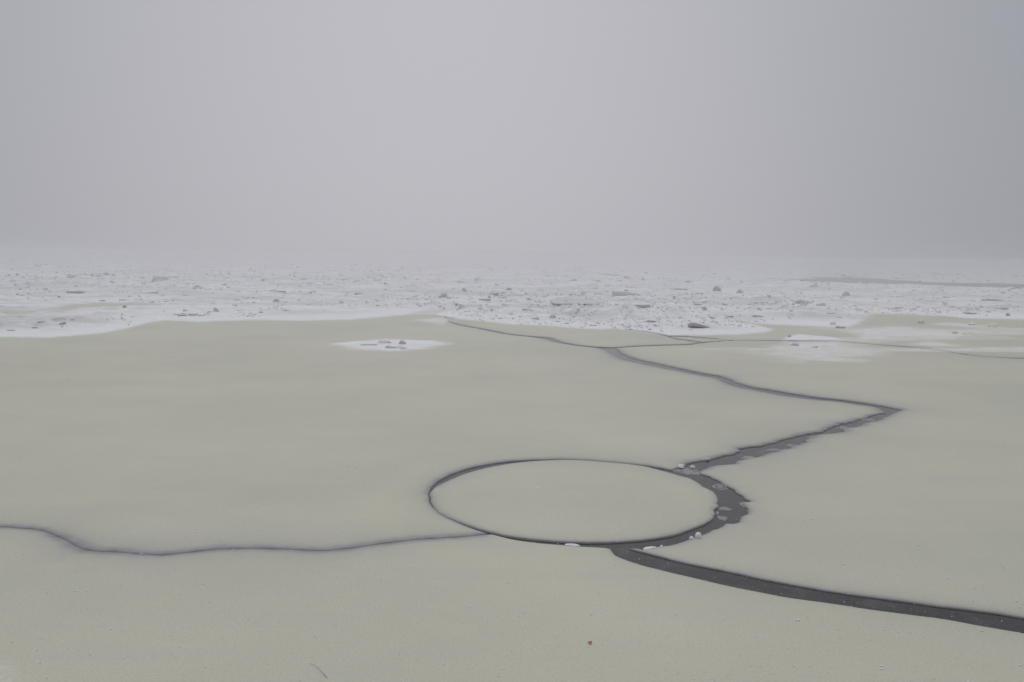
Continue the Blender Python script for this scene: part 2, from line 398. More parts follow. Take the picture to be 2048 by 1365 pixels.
def run(pts, rough=0.0, halo=0.0, step=2.2, curved=True, st=0.6):
    """resample a traced run and lay it on the ice plane"""
    P = np.array(pts, float)
    if curved and len(P) > 3:
        Q = np.vstack([2 * P[0] - P[1], P, 2 * P[-1] - P[-2]])
        o = []
        for i in range(1, len(Q) - 2):
            L = math.hypot(*(Q[i + 1] - Q[i])); n = max(1, int(L / step))
            for k in range(n):
                t = k / n
                o.append(0.5 * ((2 * Q[i]) + (Q[i + 1] - Q[i - 1]) * t + (2 * Q[i - 1] - 5 * Q[i] + 4 * Q[i + 1] - Q[i + 2]) * t * t + (-Q[i - 1] + 3 * Q[i] - 3 * Q[i + 1] + Q[i + 2]) * t ** 3))
        o.append(P[-1])
    else:
        o = []
        for i in range(len(P) - 1):
            L = math.hypot(*(P[i + 1] - P[i])); n = max(1, int(L / (step * 8)))
            for k in range(n): o.append(P[i] + (P[i + 1] - P[i]) * k / n)
        o.append(P[-1])
    o = np.array(o)
    w = gp(o[:, 0], o[:, 1])
    if rough > 0:
        a_, b_ = w[:, 0].copy(), w[:, 1].copy()
        w[:, 0] += (fbm(a_, b_ * 2.2, 0.36, 6, 4.4) - 0.5) * rough * 2.6
        w[:, 1] += (fbm(a_, b_, 0.30, 6, 8.8) - 0.5) * rough * 1.6
    return w, np.full(len(w), halo), np.full(len(w), st)
def wrun(pts): return np.array(pts, float), np.zeros(len(pts)), np.zeros(len(pts))

def floe(runs, label, gx, gy, zone=None, base_z=0.0):
    W_ = np.vstack([r[0] for r in runs]); HA = np.concatenate([r[1] for r in runs]); ST = np.concatenate([r[2] for r in runs])
    keep = [0]
    for i in range(1, len(W_)):
        if np.hypot(*(W_[i] - W_[keep[-1]])) > 0.0025: keep.append(i)
    if np.hypot(*(W_[keep[-1]] - W_[keep[0]])) < 0.0025: keep.pop()
    W_ = W_[keep]; HA = HA[keep]; ST = ST[keep]
    nb = len(W_)
    poly = [tuple(p) for p in W_]
    # interior points: rings along the rim and a grid that is finer near the camera
    nx = np.roll(W_, -1, 0) - np.roll(W_, 1, 0)
    nl = np.hypot(nx[:, 0], nx[:, 1]) + 1e-9
    nrm_ = np.c_[-nx[:, 1] / nl, nx[:, 0] / nl]
    area = 0.5 * np.sum(W_[:, 0] * np.roll(W_[:, 1], -1) - np.roll(W_[:, 0], -1) * W_[:, 1])
    if area < 0: nrm_ = -nrm_
    cand, want = [], []
    wet_i = np.where(HA > 0)[0]
    for k, dd in enumerate((0.12, 0.3, 0.6, 1.0, 1.5, 2.2, 3.2)):
        ii = wet_i[::(1 if k < 2 else 2 if k < 5 else 4)]
        q = W_[ii] + nrm_[ii] * (dd * HA[ii])[:, None]
        cand.append(q); want.append(dd * HA[ii] * 0.8)
    px, py = proj(W_[:, 0], W_[:, 1])
    vis = (W_[:, 1] > 1.2)
    x0, x1, y0, y1 = max(px[vis].min(), -700), min(px[vis].max(), 2750), py[vis].min(), min(py[vis].max(), 1700)
    gs = []
    def grid(ax0, ax1, ay0, ay1, sx, sy):
        if ax1 <= ax0 or ay1 <= ay0: return
        a, b = np.meshgrid(np.arange(ax0, ax1, sx), np.arange(ay0, ay1, sy))
        a = a + (np.arange(a.shape[0]) % 2)[:, None] * sx * 0.5
        gs.append(np.c_[a.ravel(), b.ravel()])
    grid(x0, x1, y0, y1, gx, gy)
    if zone: grid(max(x0, zone[0]), min(x1, zone[1]), max(y0, zone[2]), min(y1, zone[3]), zone[4], zone[5])
    g = np.vstack(gs); g = gp(g[:, 0], g[:, 1])
    # coarse world grid for what lies out of the frame
    a, b = np.meshgrid(np.arange(W_[:, 0].min(), W_[:, 0].max(), 0.8), np.arange(W_[:, 1].min(), min(W_[:, 1].max(), 3.2), 0.8))
    cand.append(g); want.append(np.hypot(g[:, 0], g[:, 1]) * 0.002)
    cand.append(np.c_[a.ravel(), b.ravel()]); want.append(np.full(a.size, 0.1))
    C = np.vstack(cand); Wt = np.concatenate(want)
    ok = inside(poly, C[:, 0], C[:, 1])
    C = C[ok]; Wt = Wt[ok]
    def nearest(Pts):
        D = np.empty(len(Pts)); I = np.empty(len(Pts), int)
        for s in range(0, len(Pts), 4000):
            d2 = (Pts[s:s + 4000, None, 0] - W_[None, :, 0]) ** 2 + (Pts[s:s + 4000, None, 1] - W_[None, :, 1]) ** 2
            j = d2.argmin(1); I[s:s + 4000] = j; D[s:s + 4000] = np.sqrt(d2[np.arange(len(j)), j])
        return D, I
    D, I = nearest(C)
    C = C[D > Wt]
    vin = [Vector(p) for p in W_] + [Vector(p) for p in C]
    vo, eo, fo, ov, oe, of = delaunay_2d_cdt(vin, [], [list(range(nb))], 1, 1e-6)
    V = np.array([(v[0], v[1]) for v in vo])
    D, I = nearest(V)
    # rim distance only counts rims that face water
    if len(wet_i):
        WW = W_[wet_i]; HW = HA[wet_i]; SW = ST[wet_i]
        Dw = np.empty(len(V)); Hw = np.empty(len(V)); Sw = np.empty(len(V))
        for s in range(0, len(V), 4000):
            d = np.sqrt((V[s:s + 4000, None, 0] - WW[None, :, 0]) ** 2 + (V[s:s + 4000, None, 1] - WW[None, :, 1]) ** 2) 
            r = d / HW[None]
            j = r.argmin(1); k = np.arange(len(j)); Dw[s:s + 4000] = d[k, j]; Hw[s:s + 4000] = HW[j]; Sw[s:s + 4000] = SW[j]
    else:
        Dw = np.full(len(V), 9.0); Hw = np.ones(len(V)); Sw = np.zeros(len(V))
    snow, s0, ppx, ppy = snow_at(V[:, 0], V[:, 1])
    mod = 0.65 + 0.7 * fbm(V[:, 0], V[:, 1], 0.5, 3, 15.0)
    rr = Dw / (Hw * mod)
    wet = Sw * (0.42 * np.exp(-rr) + 0.58 * np.exp(-(rr / 0.34) ** 2))
    Z = base_z + relief(V[:, 0], V[:, 1], snow, s0, ppy) - 0.010 * np.exp(-Dw / 0.03) * np.where(Sw > 0.9, 0.5, 1.0) + 0.004 * (fbm(V[:, 0], V[:, 1], 1.5, 2, 6.0) - 0.5)
    faces = [list(f) for f in fo]
    for f in faces:
        p, q, r = V[f[0]], V[f[1]], V[f[2]]
        if (q[0] - p[0]) * (r[1] - p[1]) - (q[1] - p[1]) * (r[0] - p[0]) < 0: f.reverse()
    # rim wall down through the water line
    from collections import Counter
    ec = {}
    for f in faces:
        for a_, b_ in ((f[0], f[1]), (f[1], f[2]), (f[2], f[0])):
            if (b_, a_) in ec: del ec[(b_, a_)]
            else: ec[(a_, b_)] = 1
    verts = [(V[i, 0], V[i, 1], Z[i]) for i in range(len(V))]
    wetl = list(wet); snl = list(snow); rbl = list(sstep(12, 70, s0))
    low = {}
    def lo(i):
        if i not in low:
            low[i] = len(verts); verts.append((V[i, 0], V[i, 1], -0.09)); wetl.append(1.6 if 0.62 < Sw[i] <= 0.9 else 1.0); snl.append(0.0); rbl.append(0.0)
        return low[i]
    for (a_, b_) in ec:
        faces.append([b_, a_, lo(a_), lo(b_)])
    o = mesh_obj('ice_floe', verts, faces, MI)
    cx, cy_ = G(1150, 1003); rd = np.hypot(V[:, 0] - cx, V[:, 1] - cy_) / 1.03
    tint = np.exp(-((rd - 1.3) / 0.10) ** 2) * sstep(0.1, -0.7, (V[:, 0] - cx)) + 0.7 * np.exp(-((rd - 0.86) / 0.07) ** 2)
    fattr(o.data, 'tint', np.concatenate([tint, np.zeros(len(verts) - len(V))]))
    fattr(o.data, 'wet', wetl); fattr(o.data, 'snow', snl); fattr(o.data, 'rubble', rbl)
    tag(o, label, 'ice floe', 'ice floes between the cracks')
    return o

CW = 0.12
lineA = off(LINE, 0); lA = [(x, y + w) for (x, y), w in zip(LINE, LINE_W)]; lB = [(x, y - w) for (x, y), w in zip(LINE, LINE_W)]
SEAM_A = [(884, 622), (860, 606), (600, 601), (0, 603), (-700, 618)]
SEAM_B = [(1250, 645), (1240, 628), (1090, 610), (1000, 604), (890, 606), (885, 621)]
SEAM_C = [(2800, 640), (2048, 614), (1750, 610), (1450, 604), (1250, 614), (1251, 644)]
la = off(LEFT, -CW); lf = off(LEFT, CW)
# A: broad plate on the left
floe([run(la, 0.018, 0.17, st=0.95), run(RIM_LL[::-1], 0.008, 0.07, st=0.7), run(RIM_UL, 0.008, 0.11, st=0.85), run([(1343, 938.5), (1352, 934), (1364, 931)], 0.01, 0.05), run(ZIG_UL, 0.09, 0.15, 1.0, st=0.9), run(ARM_LO, 0.03, 0.34, st=0.85), run(lA, 0.02, 0.2),
      run(SEAM_A, 0, 0, 2.2, False), run([(-700, 618), (-700, 1035), (-420, 1040 - CW)], 0, 0, 2.2, False)],
     'broad smooth yellowish ice plate left of the zigzag crack, behind the round ice disc', 12, 6, (-500, 915, 600, 712, 3.6, 1.5))
# F: foreground plate, nearest the camera
floe([run(lf, 0.018, 0.14, st=0.95), run(RIM_LL2, 0.010, 0.05, st=0.5), run(BOT_LO, 0.008, 0.07, st=0.35), wrun([(4.8, 1.2), (4.8, -4.0), (-6.0, -4.0), (-6.0, 4.9)])],
     'foreground yellowish ice plate along the bottom of the picture, below both near cracks', 14, 9)
# E: plate on the right
be = off(BR, 0.9)
ue = [(x, y + (0.35 + 0.5 * ((i * 7) % 3) / 2)) for i, (x, y) in enumerate(UPR[3:])]
floe([run(BOT_UP[::-1], 0.010, 0.06, st=0.8), run(RIM_R, 0.04, 0.08, 1.2, st=0.75), run(ZIG_LR, 0.11, 0.16, 1.0, st=0.9), run(ARM_UP, 0.025, 0.22, st=0.85), run(be, 0.04, 0.18, st=0.6), run([(1403, 686.4), (1435, 683.2), (1465, 681.5)], 0.01, 0.1, 2.2, False), run(ue, 0.05, 0.2, st=0.6),
      wrun([(14.0, 11.5), (9.0, 5.0)])],
     'large yellowish ice plate on the right between the zigzag crack and the dark near crack', 12, 6, (1350, 2150, 680, 735, 3.6, 1.5))
# G: the round disc
floe([run(DISC, 0.008, 0.07, st=0.7), run(DISC_R, 0.035, 0.07, 1.2, st=0.6), run(DISC_T, 0.008, 0.08, st=0.8)], 'round yellowish ice disc ringed by a dark crack', 9, 5, None, 0.002)
# B: narrow plate below the snow
ub = off(UPL, 0.9)
floe([run(lB[::-1], 0.02, 0.2), run(off(BR, -0.9), 0.04, 0.18, st=0.55), run([(1400, 684.6), (1382, 682.6), (1357, 679.2), (1338, 674.6)], 0.01, 0.12, 2.2, False), run(ub, 0.02, 0.2), run(SEAM_B, 0, 0, 2.2, False)],
     'narrow yellow ice plate capped with snow in the middle, above the thin dark crack', 10, 4, (860, 1420, 600, 700, 3.4, 1.3))
# D: thin sliver
floe([run([(1342, 674.4), (1358, 677.4), (1383, 680.6), (1405, 683.8), (1436, 682), (1460, 680.8)], 0.01, 0.1, 2.2, False), run([(1460, 680.8), (1427, 678), (1374, 673.8), (1342, 673.4)], 0.01, 0.1, 2.2, False)],
     'thin yellow sliver of ice wedged between two hairline cracks right of the middle', 5, 1.2)
# C: snowy plate on the right, farther off
floe([run(off(UPL[::-1], -0.9), 0.02, 0.2), run(off(UPR, -0.3), 0.05, 0.2, st=0.5), run(SEAM_C, 0, 0, 2.2, False)],
     'snow-streaked ice plate at the right, beyond the long hairline crack', 10, 4, (1230, 2200, 604, 722, 3.4, 1.3))

# ------------------------------------------------------------------ the snow-covered field of rubble ice out to the horizon
def snow_field():
    ys = np.concatenate([np.arange(672, 640, -1.2), np.arange(640, 600, -0.7), np.arange(600, 540, -0.5), np.arange(540, 529, -0.35), np.arange(529, 521, -0.5), [520.4, 519.6, 518.9, 518.4]])
    xs = np.arange(-620, 2720, 3.2)
    # level rows: take the depth at the picture's middle so that rows run straight across
    dep = gp(np.full(len(ys), 1024.0), ys)[:, 1]
    X = ((xs[None, :] - 1024) / FPX) * np.hypot(dep, CAM_H)[:, None]
    Y = np.repeat(dep[:, None], len(xs), 1)
    X = X.ravel(); Y = Y.ravel()
    X = X + RNG.normal(0, 1, X.size) * 0.0006 * Y
    snow, s0, px, py = snow_at(X, Y)
    z = relief(X, Y, snow, s0, py)
    seam = [(-700, 618), (0, 603), (600, 601), (850, 606), (872, 634), (888, 634), (898, 606), (1000, 604), (1090, 610), (1228, 624), (1236, 656), (1256, 656), (1266, 613), (1450, 604), (1750, 610), (2048, 614), (2800, 640)]
    sy = np.interp(px, [p[0] for p in seam], [p[1] for p in seam])
    below = py - sy
    z -= sstep(-1.5, 0.5, below) * 0.02
    z -= sstep(2.0, 5.0, below) * 0.30
    lead = np.zeros(len(X))
    for L in LEADS:
        lead = np.maximum(lead, sstep(-2, 3, sdist(L, px, np.maximum(py, 512)) + (fbm(X * 0.6, Y, 7.0, 5, 40) - 0.5) * 34 - 7 * sstep(1850, 1450, px)))
    z = z * (1 - lead) - 0.07 * lead
    nr, nc = len(ys), len(xs)
    idx = np.arange(nr * nc).reshape(nr, nc)
    F = np.stack([idx[:-1, :-1], idx[:-1, 1:], idx[1:, 1:], idx[1:, :-1]], -1).reshape(-1, 4)
    F = F[~(below[F] > 9).all(1)]
    used = np.unique(F); mp = -np.ones(nr * nc, int); mp[used] = np.arange(len(used))
    me = bpy.data.meshes.new('snow_field')
    me.from_pydata(np.c_[X, Y, z][used].tolist(), [], mp[F].tolist())
    me.materials.append(MI)
    me.polygons.foreach_set('use_smooth', np.ones(len(me.polygons), bool))
    fattr(me, 'snow', snow[used]); fattr(me, 'wet', np.zeros(len(used))); fattr(me, 'rubble', sstep(12, 70, s0)[used])
    o = bpy.data.objects.new('snow_field', me); col.objects.link(o)
    return tag(o, kind='structure')
snow_field()

# ------------------------------------------------------------------ blocks, slabs and chunks of ice
def boulder_mesh(seed, sx, sy, sz, cuts=5, rough=0.16, sub=3):
    r = random.Random(seed)
    bm = bmesh.new(); bmesh.ops.create_icosphere(bm, subdivisions=sub, radius=1.0)
    planes = []
    for _ in range(cuts):
        v = Vector((r.uniform(-1, 1), r.uniform(-1, 1), r.uniform(-0.1, 0.8))).normalized()
        planes.append((v, r.uniform(0.45, 0.85)))
    vv = np.array([v.co[:] for v in bm.verts])
    n = fbm(vv[:, 0] * 1.3 + seed * 3.1, vv[:, 1] * 1.3 + vv[:, 2] * 2.1, 1.0, 3, seed * 0.7) - 0.5
    n2 = fbm(vv[:, 0] * 5 + seed, vv[:, 1] * 5 + vv[:, 2] * 6, 1.0, 2, seed * 1.7) - 0.5
    for v, a, b in zip(bm.verts, n, n2):
        p = v.co * (1 + rough * 2.2 * a + rough * 0.7 * b)
        for q, d in planes:
            e = p.dot(q) - d
            if e > 0: p -= q * e * 0.85
        v.co = Vector((p.x * sx / 2, p.y * sy / 2, max(p.z, -0.35) * sz / 1.05))
    me = bpy.data.meshes.new('boulder'); bm.to_mesh(me); bm.free()
    zs = np.array([v.co.z for v in me.vertices]); zmin = zs.min()
    for v in me.vertices: v.co.z -= zmin
    me.polygons.foreach_set('use_smooth', np.ones(len(me.polygons), bool))
    return me
def slab_mesh(seed, sx, sy, th, n=9, bend=0.0, taper=0.0):
    """broken plate of ice: ragged outline, real thickness, rounded top rim"""
    r = random.Random(seed)
    n = max(n, 9) + 4
    ring = []
    for i in range(n):
        a = 2 * math.pi * (i + r.uniform(-0.3, 0.3)) / n
        ca, sa = math.cos(a), math.sin(a)
        e = 0.42
        k = r.uniform(0.86, 1.08)
        ring.append((math.copysign(abs(ca) ** e, ca) * sx / 2 * k, math.copysign(abs(sa) ** e, sa) * sy / 2 * k))
    bm = bmesh.new()
    def lay(scale, z, jit):
        o = []
        for x, y in ring:
            t = 1 - taper * (x / sx + 0.5)
            zz = z * t + bend * (1 - (2 * x / sx) ** 2)
            o.append(bm.verts.new((x * scale + r.uniform(-jit, jit), y * scale + r.uniform(-jit, jit), zz + r.uniform(-jit, jit))))
        return o
    j = th * 0.10
    L = [lay(0.96, 0, j), lay(1.0, th * 0.35, j), lay(0.995, th * 0.75, j), lay(0.95, th, j * 0.5), lay(0.55, th * 1.04, j)]
    for a, b in zip(L, L[1:]):
        for i in range(n): bm.faces.new((a[i], a[(i + 1) % n], b[(i + 1) % n], b[i]))
    c = bm.verts.new((0, 0, th * (1 - taper / 2) * 1.05 + bend))
    for i in range(n): bm.faces.new((L[-1][i], L[-1][(i + 1) % n], c))
    bm.faces.new(L[0][::-1])
    bmesh.ops.recalc_face_normals(bm, faces=bm.faces)
    me = bpy.data.meshes.new('slab'); bm.to_mesh(me); bm.free()
    return me
def ground_z(x, y):
    q = G(x, y); X = np.array([q[0]]); Y = np.array([q[1]])
    s, s0, px, py = snow_at(X, Y)
    return float(relief(X, Y, s, s0, py)[0])
def put(name, me, mat, x, y, rot=(0, 0, 0), sink=0.0, cat='ice block', label=None, group=None):
    if not me.materials: me.materials.append(mat)
    o = bpy.data.objects.new(name, me); col.objects.link(o)
    q = G(x, y)
    o.location = (q[0], q[1], ground_z(x, y) - sink); o.rotation_euler = rot
    return tag(o, label, cat, group)

def snow_cap(o, thick, lim=0.5):
    """snow lying on a block: a part that follows the block's upward faces and thins out at its rim"""
    me = o.data
    pick = [p for p in me.polygons if p.normal.z > lim]
    if len(pick) < 3: return
    cnt = {}
    for p in pick:
        for e in p.edge_keys: cnt[e] = cnt.get(e, 0) + 1
    rim = {v for e, c in cnt.items() if c == 1 for v in e}
    ids = sorted({v for p in pick for v in p.vertices}); mp = {v: i for i, v in enumerate(ids)}
    vs_ = []
    for v in ids:
        q = me.vertices[v]
        t = -0.003 if v in rim else thick * random.uniform(0.6, 1.3)
        vs_.append(q.co + q.normal * t * 0.5 + Vector((0, 0, t * 0.5)))
    c = mesh_obj('snow_cap', vs_, [[mp[v] for v in p.vertices] for p in pick], MSNOW)
    root = bpy.data.objects.new('block', None); col.objects.link(root)
    nm = o.name.split('.')[0]
    o.name = 'ice_body'; root.name = nm
    root.location = o.location; root.rotation_euler = o.rotation_euler; root.empty_display_size = 0.1
    for key in ('label', 'category', 'group'):
        root[key] = o[key]; del o[key]
    o.location = (0, 0, 0); o.rotation_euler = (0, 0, 0)
    o.parent = root; c.parent = root
BG = 'ice blocks lying on the snow field'
# (kind, x, y of the base, width px, height px, colour, tilt about the view axis in degrees, label)
BLOCKS = [
 ('boulder', 805, 692, 17, 9, 'grey', 0, 'grey rounded ice lump on the right of the small round snow patch'),
 ('boulder', 768, 690, 24, 8, 'white', 0, 'snowy ice lump on the left of the small round snow patch'),
 ('boulder', 782, 698, 26, 6, 'white', 0, 'low front ice lump on the small round snow patch, left of its twin'),
 ('boulder', 801, 699, 22, 6, 'white', 0, 'low front ice lump on the small round snow patch, right of its twin'),
 ('slab', 738, 693, 34, 3, 'green', 2, 'flat greenish ice plate at the left of the small round snow patch'),
 ('boulder', 1433, 585, 17, 10, 'olive', 0, 'left of two olive-grey ice boulders standing out on the far field right of the middle'),
 ('boulder', 1479, 590, 16, 9, 'olive', 0, 'right of two olive-grey ice boulders standing out on the far field right of the middle'),
 ('boulder', 1692, 596, 15, 9, 'grey', 0, 'lone dark grey ice boulder on the far field at the right'),
 ('boulder', 1603, 609, 25, 8, 'beige', 0, 'pale pointed ice block with a beige face right of the rubble'),
 ('wedge', 1405, 657, 60, 9, 'olive', -9, 'long dark olive ice wedge tilted up from the snow near the front edge'),
 ('slab', 1150, 616, 106, 10, 'bare', 0, 'large smooth grey ice plate tilted towards the viewer in the middle distance'),
 ('slab', 1266, 617, 64, 6, 'dark', 0, 'long dark straight-faced ice slab right of the large smooth plate'),
 ('slab', 1064, 627, 44, 6, 'grey', -8, 'curved grey ice slab tilted down to the right in the middle of the snow'),
 ('boulder', 1104, 638, 17, 8, 'grey', 0, 'grey ice lump just below the large smooth plate'),
 ('slab', 1071, 641, 15, 4, 'grey', 0, 'low grey ice lump beside the end of the curved slab'),
 ('slab', 1250, 593, 52, 8, 'green', -5, 'pale green humped ice plate behind the long dark slab'),
 ('boulder', 1199, 592, 22, 6, 'green', 0, 'small pale green ice hump left of the larger green plate'),
 ('slab', 1145, 565, 18, 5, 'grey', 14, 'small grey slanted ice slab far off in the middle'),
 ('boulder', 1223, 553, 42, 6, 'white', 0, 'faint low ice mound near the horizon right of the middle'),
 ('boulder', 1167, 592, 9, 9, 'white', 0, 'spiky upright white ice shard above the large smooth plate'),
 ('boulder', 989, 593, 22, 8, 'dark', 0, 'dark grey ice block with a snowy front in the centre of the field'),
 ('boulder', 1017, 584, 15, 8, 'olive', 0, 'olive ice boulder just behind the dark central block'),
 ('boulder', 887, 598, 22, 10, 'beige', 0, 'beige pyramid-shaped ice mound left of the dark central block'),
 ('slab', 970, 603, 25, 3, 'dark', 1, 'thin dark ice slab in front of the dark central block'),
 ('boulder', 979, 598, 8, 5, 'dark', 0, 'small dark ice lump between the central block and the thin slab'),
 ('slab', 1004, 599, 18, 2.5, 'grey', 0, 'thin grey ice slab right of the dark central block'),
 ('boulder', 929, 586, 11, 6, 'grey', 0, 'small grey ice lump with a white cap left of the olive boulder'),
 ('boulder', 810, 558, 11, 4, 'grey', 0, 'tilted grey ice chunk far off left of the middle'),
 ('boulder', 804, 541, 8, 5, 'grey', 0, 'faint ice hump near the horizon left of the middle'),
 ('boulder', 956, 563, 13, 7, 'white', 0, 'faint pale ice block far off just left of the middle'),
 ('slab', 994, 572, 11, 3, 'grey', -6, 'small grey slab far off behind the olive boulder'),
 ('boulder', 555, 606, 19, 6, 'olive', 0, 'olive ice block in the left half of the snow field, above the yellow strip'),
 ('slab', 556, 590, 30, 3, 'dark', -2, 'long dark ice slab edge behind the olive block on the left'),
 ('boulder', 682, 613, 11, 5, 'grey', 0, 'grey ice lump with a thin tail left of the middle'),
 ('slab', 689, 562, 14, 3, 'dark', 2, 'thin dark slab far off on the left of the middle'),
 ('boulder', 432, 625, 11, 7, 'grey', 0, 'grey angular ice chunk above the left snow edge'),
 ('boulder', 470, 615, 15, 5, 'grey', 0, 'twin-humped grey ice chunk above the left snow edge'),
 ('slab', 365, 634, 18, 4, 'dark', 3, 'left dark slab in the row of slabs at the left snow edge'),
 ('slab', 385, 633, 18, 4, 'dark', -3, 'middle dark slab in the row of slabs at the left snow edge'),
 ('slab', 402, 634, 14, 3, 'grey', 2, 'right slab in the row of slabs at the left snow edge'),
 ('boulder', 395, 577, 13, 5, 'dark', 0, 'dark ice chunk far off in the left third'),
 ('boulder', 352, 558, 15, 5, 'grey', 0, 'broad grey ice lump far off in the left third'),
 ('slab', 321, 569, 11, 3, 'dark', -4, 'small dark slab far off in the left third'),
 ('boulder', 214, 553, 11, 6, 'dark', 0, 'dark ice boulder far off on the left side'),
 ('boulder', 226, 557, 9, 4, 'grey', 0, 'grey ice lump right beside the far dark boulder on the left'),
 ('boulder', 77, 538, 11, 6, 'dark', 0, 'faint dark ice lump near the horizon at the far left'),
 ('slab', 62, 592, 14, 4, 'dark', -14, 'left of two crossed dark slabs at the far left'),
 ('slab', 76, 592, 13, 4, 'dark', 10, 'right of two crossed dark slabs at the far left'),
 ('slab', 152, 588, 34, 4, 'dark', 2, 'long dark slab edge lying at the left'),
 ('slab', 236, 588, 17, 3, 'dark', -2, 'thin dark slab right of the long slab edge at the left'),
 ('slab', 205, 604, 11, 3, 'dark', 1, 'thin dark slab just above the yellow ice strip on the left'),
 ('boulder', 250, 621, 10, 6, 'dark', 0, 'dark pointed ice lump just below the yellow ice strip'),
 ('slab', 10, 616, 16, 3, 'grey', -6, 'flat grey slab at the left border above the yellow strip'),
 ('slab', 126, 655, 12, 4, 'dark', 14, 'small dark tilted slab near the snow edge at the left'),
 ('slab', 70, 660, 12, 3, 'dark', 2, 'flat dark slab near the snow edge, left of the tilted one'),
 ('slab', 21, 665, 15, 4, 'grey', 1, 'grey slab nearest the left border by the snow edge'),
 ('slab', 235, 630, 12, 3, 'grey', -6, 'grey slab below the pointed lump by the yellow strip'),
 ('slab', 1395, 612, 15, 4, 'olive', -4, 'small olive slab behind the long tilted wedge'),
 ('boulder', 1371, 623, 6, 3, 'dark', 0, 'tiny dark ice lump behind the left end of the long wedge'),
 ('boulder', 1348, 600, 7, 6, 'grey', 0, 'small upright grey chunk right of the green plate'),
 ('slab', 1303, 649, 17, 4, 'brown', -3, 'brownish ice slab in the rubble left of the long wedge'),
 ('boulder', 1311, 655, 7, 4, 'dark', 0, 'dark lump just below the brownish slab'),
 ('boulder', 1300, 662, 6, 3, 'dark', 0, 'dark lump at the crack below the brownish slab'),
 ('slab', 1359, 581, 36, 3, 'green', 0, 'thin pale green ledge far off right of the middle'),
 ('slab', 1450, 612, 12, 3, 'dark', -14, 'small dark slab slanting down right, behind the wedge'),
 ('slab', 1515, 635, 20, 3, 'dark', -5, 'thin dark slab right of the wedge, on bright snow'),
 ('boulder', 1517, 621, 9, 4, 'dark', 0, 'small dark chunk behind the thin slab right of the wedge'),
 ('slab', 1455, 636, 22, 4, 'olive', 2, 'olive ledge just right of the wedge'),
 ('slab', 1662, 631, 18, 4, 'dark', -4, 'dark flat slab in the right rubble band'),
 ('slab', 1681, 657, 18, 5, 'grey', -4, 'grey flat slab lying alone on smooth snow at the right'),
 ('boulder', 1665, 651, 11, 5, 'white', 0, 'white lump just above the lone flat slab at the right'),
 ('boulder', 1579, 676, 9, 6, 'beige', 0, 'small beige chunk at the left end of the bright snow strip by the hairline crack'),
 ('boulder', 1590, 693, 20, 5, 'beige', 0, 'low beige-edged lump in the soft snow patch on the right plate'),
 ('boulder', 1629, 697, 15, 5, 'grey', 0, 'low grey lump in the soft snow patch on the right plate'),
 ('boulder', 1731, 626, 9, 4, 'grey', 0, 'grey lump where the yellow ice begins at the right'),
 ('boulder', 1586, 614, 6, 4, 'dark', 0, 'tiny dark lump in front of the pale pointed block'),
 ('boulder', 1945, 607, 18, 6, 'brown', 0, 'brownish ice slab with a snowy top at the right'),
 ('slab', 1985, 604, 40, 5, 'grey', -3, 'long low grey slab near the right border'),
 ('slab', 1941, 630, 19, 4, 'dark', -5, 'dark thin slab in the right rubble above the yellow ice'),
 ('boulder', 2016, 633, 13, 6, 'dark', 0, 'dark ice lump nearest the right border above the yellow ice'),
 ('slab', 1798, 618, 15, 3, 'dark', 0, 'thin dark slab left of the right rubble band'),
 ('boulder', 1990, 655, 22, 6, 'white', 0, 'white frosty clump standing on yellow ice near the right border'),
 ('boulder', 1944, 651, 12, 5, 'white', 0, 'small frosty lump left of the white clump on yellow ice'),
 ('boulder', 1841, 647, 13, 6, 'white', 0, 'frosty lump on the yellow ice, farther left than the others'),
 ('boulder', 1908, 668, 13, 4, 'grey', 0, 'low grey lump on the broad snow streak at the right'),
 ('boulder', 1928, 670, 10, 3, 'grey', 0, 'smaller low lump right next to the one on the broad snow streak'),
 ('boulder', 2027, 556, 17, 5, 'grey', 0, 'faint hump on the horizon at the right border'),
]
for i, (kind, x, y, w, h, c, tilt, lab) in enumerate(BLOCKS):
    k = mpp(x, y); w_, h_ = w * k, h * k
    t = math.radians(-tilt)
    if kind == 'boulder':
        me = boulder_mesh(100 + i, w_ * 1.1, w_ * 0.8, h_ * 0.98, 9 if c != 'white' else 3, 0.26 if c != 'white' else 0.36)
        o = put('ice_block', me, MB[c], x, y, (0, 0, random.uniform(-0.4, 0.4)), h_ * 0.06, 'ice block', lab, BG)
    elif kind == 'wedge':
        me = slab_mesh(100 + i, w_, w_ * 0.45, h_ * 0.8, 12, 0.0, 0.75)
        o = put('ice_plate', me, MB[c], x, y, (math.radians(-12), -t * -1, 0.12), h_ * 0.2, 'ice slab', lab, BG)
    else:
        big = w > 90
        dep = w_ * (0.55 if big else 0.5)
        th = h_ * (0.25 if big else 0.85)
        me = slab_mesh(100 + i, w_, dep, th, 12, h_ * 0.12 if c in ('green', 'bare') else 0.0)
        pit = math.atan2(h_ * 0.8, dep) if big else math.radians(random.uniform(-4, 5))
        if big:
            o = put('ice_plate', me, MB[c], x, y - 2.5, (pit, 0, 0.03), -h_ * 0.14, 'ice slab', lab, BG)
        else:
            o = put('ice_plate', me, MB[c], x, y, (pit, -t * -1, random.uniform(-0.08, 0.08)), h_ * 0.12, 'ice slab', lab, BG)
    if c not in ('white', 'bare', 'green') and w >= 12: snow_cap(o, h_ * 0.12)

